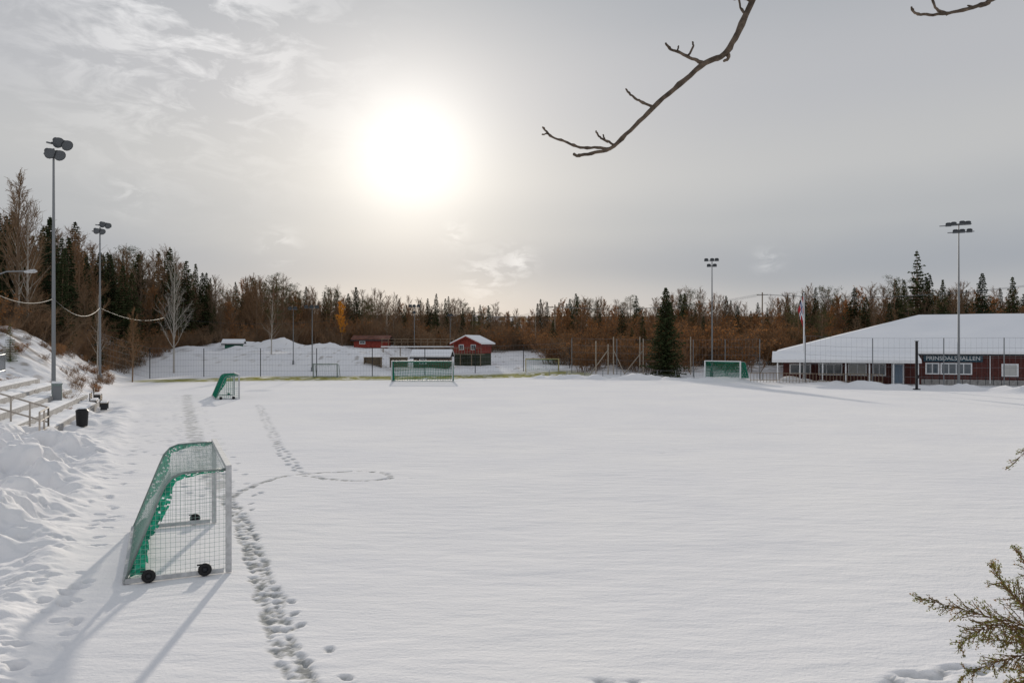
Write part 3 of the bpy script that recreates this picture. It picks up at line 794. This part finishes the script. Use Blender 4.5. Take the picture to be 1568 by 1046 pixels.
single('autumn_tree',bare(97,leaf=6,nb=22,spread=.8),[M_bark,M_twig,M_orange],-32.0,141.5,8.2,.8)
single('bare_ash_tree',bare(98,nb=40),[M_bark,M_twig],-53,80,16.5,.9)

# ------------------------------------------------------------------ street lamp at left with cable
sl=empty('street_lamp',(-24.6,35,2.0))
p=MB(); p.tube([(0,0,-1),(0,0,5.2)],[.09,.07],8); p.tube([(0,0,5.0),(.35,.0,5.6),(1.0,.05,5.85),(1.9,.1,5.88)],[.04,.035,.03,.03],6)
p.obj('pole_and_arm',[M_galv],sl); p=MB(); p.tube([(1.8,.1,5.84),(2.0,.1,5.86),(2.3,.1,5.88),(2.4,.1,5.86)],[.04,.08,.09,.03],8); p.obj('lamp_head',[M_alu],sl)
def cable(mb,a_,b_,sg,r=.018,n=14):
    a_=Vector(a_); b_=Vector(b_); mb.tube([a_.lerp(b_,i/n)-Vector((0,0,sg*4*(i/n)*(1-i/n))) for i in range(n+1)],r,4,cap=False)
cm=MB(); cable(cm,(-24.6,35,7.1),(-29.3,48,7.4),.5); cable(cm,(-29.3,48,7.4),(-42.8,78,8.3),1.0); cable(cm,(-42.8,78,8.3),(-52,112,8.5),.8,.02); cable(cm,(-52,112,8.5),(-30,140,9.5),1.0,.02)
cm.obj('overhead_cable',[M_cable])
ul=empty('power_line'); pm=MB(); wm=MB()
PL=[(-8,152,11.5),(8,140,12),(50,150,15),(92,128,15.5)]
for x,y,z in PL:
    z0=H1(x,y); pm.tube([(x,y,z0-.3),(x,y,z)],[.16,.11],7); pm.box((x,y,z-.5),(2.2,.12,.12))
for (a_,b_) in zip(PL[:-1],PL[1:]):
    for o_ in (-1,0,1): cable(wm,(a_[0]+o_,a_[1],a_[2]-.4),(b_[0]+o_,b_[1],b_[2]-.4),1.4,.018)
pm.obj('poles',[M_wood],ul); wm.obj('wires',[M_galv],ul)

# ------------------------------------------------------------------ overhanging bare tree close to the camera
M_near=mat('near_branch_bark',(.10,.075,.055),.85,var=.45,scale=30,bump=.6)
nb_=MB(); rr=random.Random(5)
def branch(pts,r0,r1,sides=8,knob=True,sub=5):
    P=[Vector(p) for p in pts]; out=[];rad=[]
    n=(len(P)-1)*sub
    for i in range(n+1):
        t=i/sub; k=min(len(P)-2,int(t)); f=t-k
        p0=P[max(0,k-1)];p1=P[k];p2=P[k+1];p3=P[min(len(P)-1,k+2)]
        q_=.5*((2*p1)+(p2-p0)*f+(2*p0-5*p1+4*p2-p3)*f*f+(3*p1-p0-3*p2+p3)*f**3)
        out.append(q_+rv(rr,.0022)); rr_=r0+(r1-r0)*i/n
        rad.append(rr_*(1+(.45 if (knob and i%4==0) else 0)*rr.random()+rr.uniform(-.08,.08)))
    rad[-1]*=.7
    nb_.tube(out,rad,sides,0)
gz=H1(3.9,1.2)
branch([(3.9,1.2,gz-.3),(3.85,1.25,4.0),(3.7,1.3,5.8),(3.6,1.4,8.0),(3.5,1.3,10)],.16,.05,12,False)
branch([(3.72,1.3,5.6),(3.0,2.2,6.7),(2.0,3.2,7.0),(1.4,3.5,6.55),(1.145,3.5,6.07)],.05,.0145)
branch([(1.145,3.5,6.07),(1.053,3.5,5.868),(.99,3.5,5.765),(.901,3.5,5.725),(.779,3.5,5.624),(.657,3.5,5.518),(.551,3.5,5.411),(.459,3.5,5.326),(.368,3.49,5.302),(.30,3.48,5.288),(.288,3.48,5.30)],.0145,.0062)
branch([(.459,3.5,5.326),(.40,3.5,5.33),(.32,3.51,5.335),(.245,3.52,5.365),(.18,3.53,5.395),(.145,3.54,5.44)],.0072,.0042)
branch([(.165,3.53,5.405),(.14,3.53,5.40)],.004,.003,6)
branch([(.478,3.5,5.342),(.437,3.5,5.365),(.41,3.5,5.378),(.39,3.5,5.41)],.006,.0042,6)
branch([(.43,3.5,5.37),(.425,3.5,5.395)],.004,.003,6)
branch([(.657,3.5,5.52),(.60,3.5,5.545),(.56,3.5,5.57),(.53,3.5,5.605)],.0065,.0042,6)
branch([(.901,3.5,5.722),(.85,3.5,5.74),(.80,3.5,5.765),(.74,3.5,5.79),(.715,3.5,5.82)],.009,.0045,6)
branch([(.82,3.5,5.757),(.845,3.5,5.80),(.84,3.5,5.825)],.0055,.004,6)
branch([(.77,3.5,5.78),(.775,3.5,5.805)],.0045,.003,6)
branch([(1.0,3.5,5.78),(1.01,3.5,5.75),(.985,3.5,5.73)],.009,.006,6)
branch([(1.053,3.5,5.868),(1.09,3.5,5.93),(1.06,3.5,6.0),(1.05,3.5,6.08)],.006,.004,6)
branch([(1.12,3.5,6.01),(1.075,3.5,6.03),(1.03,3.5,6.02)],.007,.005,6)
branch([(3.65,1.35,7.2),(3.2,2.4,7.1),(2.7,3.2,6.45),(2.35,3.5,6.09)],.04,.010)
branch([(2.35,3.5,6.09),(2.24,3.5,6.02),(2.15,3.5,5.985),(2.03,3.5,5.955),(1.93,3.5,5.95),(1.885,3.5,5.955),(1.86,3.5,5.985)],.010,.005)
branch([(2.03,3.5,5.955),(1.98,3.5,5.975),(1.955,3.5,6.03)],.007,.005,6)
branch([(2.24,3.5,6.02),(2.2,3.5,5.99),(2.12,3.5,5.99)],.007,.004,6)
branch([(3.68,1.35,6.4),(4.4,1.8,7.2),(5.2,2.2,8.2),(5.6,2.2,9.2)],.05,.012)
nb_.obj('bare_tree',[M_near],smooth=True)

# ------------------------------------------------------------------ juniper shrub lower right
M_jun=mat('juniper_scale_leaves',(.15,.155,.035),.8,var=.45,scale=9,transl=.35,spec=.1)
M_jb=mat('juniper_brown_leaves',(.26,.16,.06),.85,var=.3,scale=12,transl=.3,spec=.1)
M_js=mat('juniper_stem',(.16,.09,.05),.85)
jb=MB(); r=random.Random(12); cx,cy=3.13,3.85; gz=H1(cx,cy)
def leafy(p,d,n_):
    brown=r.random()<.22
    for _ in range(n_):
        c_=p+rv(r,.010); a_=(d+rv(r,.9)).normalized()*.011; b_=rv(r,1).normalized()*.004
        jb.face([c_-b_,c_+b_,c_+a_],2 if brown else 1)
def sprig(p,d,Lg,lev=0,droop=.03):
    n=max(4,int(Lg/.032)); P=[p.copy()]
    for i in range(n):
        d=(d+rv(r,.10)+Vector((0,0,-droop if lev==0 else -.01))).normalized(); P.append(P[-1]+d*Lg/n)
    jb.tube(P,[.0042*(1-i/(n+1))*(1 if lev==0 else .5)+.0010 for i in range(n+1)],4,0,cap=False)
    for i in range(1,n+1):
        t=i/n
        if lev==0 and t>.2:
            for _ in range(3 if t<.8 else 2):
                dd=(d+rv(r,.85)).normalized(); sprig(P[i],dd,Lg*.19*(1.15-t)+.025,1)
        if lev==1 or t>.55: leafy(P[i],d,6)
for k in range(165):
    az=r.uniform(0,6.28); el=math.radians(r.uniform(-5,75)); d=Vector((math.cos(az)*math.cos(el),math.sin(az)*math.cos(el),math.sin(el)))
    base=Vector((cx,cy,gz+.02))+Vector((d.x*.3*r.random(),d.y*.3*r.random(),r.uniform(0,.46)))
    sprig(base,d,r.uniform(.22,.40))
for (tx_,ty_,tz_) in ((2.17,3.75,3.06),(2.24,3.75,3.13),(2.42,3.8,3.34),(2.32,3.75,3.20),(2.27,3.7,2.98),(2.25,3.75,2.86),(2.45,3.8,3.22)):
    base=Vector((cx-.15,cy,gz+.4)); v=Vector((tx_,ty_,tz_+.08))-base; sprig(base,v.normalized(),v.length,droop=.016)
st_=[Vector((3.35,3.95,gz-.1)),Vector((3.38,3.95,gz+.8)),Vector((3.34,3.96,gz+1.5)),Vector((3.36,3.95,gz+1.9))]
jb.tube(st_,[.02,.015,.010,.003],6,0)
for z_ in np.linspace(gz+.9,gz+1.85,16):
    az=r.uniform(-1.4,1.4); sprig(Vector((3.36,3.95,float(z_))),Vector((math.cos(az),math.sin(az),.3)),r.uniform(.2,.4))
P=[Vector((3.36,3.95,3.85)),Vector((3.1,3.92,4.02)),Vector((2.85,3.9,3.98)),Vector((2.70,3.9,3.90)),Vector((2.61,3.9,3.80))]
jb.tube(P,[.005,.004,.003,.002,.001],4,0)
for (a_,b_) in zip(P[:-1],P[1:]):
    for f in (.1,.3,.5,.7,.9):
        c_=a_.lerp(b_,f); dd=((b_-a_).normalized()+rv(r,.7)).normalized(); sprig(c_,dd,.07,1)
jb.obj('juniper_shrub',[M_js,M_jun,M_jb])

# ------------------------------------------------------------------ light and sky
SE=math.radians(14.4); SA=math.radians(-7.6)
sd=Vector((math.sin(SA)*math.cos(SE),math.cos(SA)*math.cos(SE),math.sin(SE)))
li=bpy.data.lights.new('sun','SUN'); li.energy=3.4; li.angle=math.radians(1.2); li.color=(1,.91,.79)
lo=bpy.data.objects.new('sun',li); sc.collection.objects.link(lo); lo.rotation_euler=(-sd).to_track_quat('-Z','Y').to_euler(); lo.location=sd*100
wd=bpy.data.worlds.new('World'); sc.world=wd; wd.use_nodes=True; nt=wd.node_tree; N=nt.nodes; L=nt.links
try:
    wd.cycles.sampling_method='MANUAL'; wd.cycles.sample_map_resolution=512
except Exception: pass
bg=N['Background']; bg.inputs['Strength'].default_value=.1
sky=N.new('ShaderNodeTexSky'); sky.sky_type='NISHITA'; sky.sun_disc=False; sky.sun_elevation=SE; sky.sun_rotation=SA; sky.air_density=1; sky.dust_density=1
tc=N.new('ShaderNodeTexCoord'); V=tc.outputs['Generated']
sx=N.new('ShaderNodeSeparateXYZ'); L.new(V,sx.inputs[0])
def dot(v):
    v=Vector(v).normalized(); x=N.new('ShaderNodeVectorMath'); x.operation='DOT_PRODUCT'; L.new(V,x.inputs[0]); x.inputs[1].default_value=v; return mth('MAXIMUM',x.outputs['Value'],0.0)
def wn_(scl,scale3,det=6,rough=.55,dist=0.0):
    mp=N.new('ShaderNodeMapping'); mp.inputs['Scale'].default_value=scale3; L.new(V,mp.inputs['Vector'])
    n=N.new('ShaderNodeTexNoise'); n.inputs['Scale'].default_value=scl; n.inputs['Detail'].default_value=det; n.inputs['Roughness'].default_value=rough; n.inputs['Distortion'].default_value=dist
    L.new(mp.outputs[0],n.inputs['Vector']); return n.outputs['Fac']
zz=mth('ADD',sx.outputs['Z'],mth('MULTIPLY',mth('SUBTRACT',wn_(2.2,(1,1,3),4),.5),.06))
cr=N.new('ShaderNodeValToRGB'); L.new(zz,cr.inputs[0]); el=cr.color_ramp; el.interpolation='EASE'
stops=[(0,(.56,.55,.54)),(.045,(.49,.49,.505)),(.10,(.365,.385,.425)),(.155,(.45,.46,.475)),(.22,(.53,.53,.53)),(.32,(.49,.495,.515)),(.45,(.40,.42,.45)),(.8,(.40,.43,.48)),(1,(.40,.43,.48))]
el.elements[0].position=0; el.elements[0].color=(*stops[0][1],1); el.elements[1].position=1; el.elements[1].color=(*stops[-1][1],1)
for p_,c_ in stops[1:-1]:
    e_=el.elements.new(p_); e_.color=(*c_,1)
def vsc(col,f):
    x=N.new('ShaderNodeVectorMath'); x.operation='SCALE'
    if hasattr(col,'is_linked'): L.new(col,x.inputs[0])
    else: x.inputs[0].default_value=col
    if hasattr(f,'is_linked'): L.new(f,x.inputs['Scale'])
    else: x.inputs['Scale'].default_value=f
    return x.outputs[0]
def vadd(a_,b_):
    x=N.new('ShaderNodeVectorMath'); x.operation='ADD'; L.new(a_,x.inputs[0]); L.new(b_,x.inputs[1]); return x.outputs[0]
D=dot(sd)
cl=vsc(cr.outputs[0],rng(sx.outputs['Y'],-.7,.2,13.0,10.0))  # unseen sky behind the camera made brighter, added fill for the backlit trees
cl=vadd(cl,vsc((1,.93,.84),mth('MULTIPLY',mth('POWER',D,24.0),1.2)))
cl=vadd(cl,vsc((1,.94,.83),mth('MULTIPLY',mth('POWER',D,90.0),2.0)))
cl=vadd(cl,vsc((1,.975,.91),mth('MULTIPLY',mth('POWER',D,330.0),3.4)))
w1=mth('MULTIPLY',mth('POWER',dot((-.44,1,.465)),95.0),rng(wn_(13,(1,1,2.6),6,.62,.5),.46,.60))
cl=vadd(cl,vsc((1,.97,.93),mth('MULTIPLY',w1,3.0)))
wn2=rng(wn_(30,(1,1,2.5),4,.6,.5),.45,.6)
pm_=None
for dv,pw,am in (((-.036,1,.092),2600,2.0),((.010,1,.110),6000,2.4),((-.308,1,.132),5000,1.6),((-.51,1,.2),3500,1.0),((.34,1,.112),9000,1.4),((-.075,1,.148),9000,1.2)):
    t_=mth('MULTIPLY',mth('POWER',dot(dv),float(pw)),am); pm_=t_ if pm_ is None else mth('ADD',pm_,t_)
cl=vadd(cl,vsc((1,.97,.93),mth('MULTIPLY',pm_,wn2)))
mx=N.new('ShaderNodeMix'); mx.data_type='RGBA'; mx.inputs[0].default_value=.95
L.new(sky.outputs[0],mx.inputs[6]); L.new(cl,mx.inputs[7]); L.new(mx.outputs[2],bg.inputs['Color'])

# ------------------------------------------------------------------ camera
cd=bpy.data.cameras.new('camera'); cam=bpy.data.objects.new('camera',cd); sc.collection.objects.link(cam)
cam.location=(0,0,4.41); cam.rotation_euler=(math.radians(90),0,0)
cd.sensor_width=36; cd.lens=26.4; cd.shift_y=.0038; cd.clip_end=4000; cd.clip_start=.05
sc.camera=cam
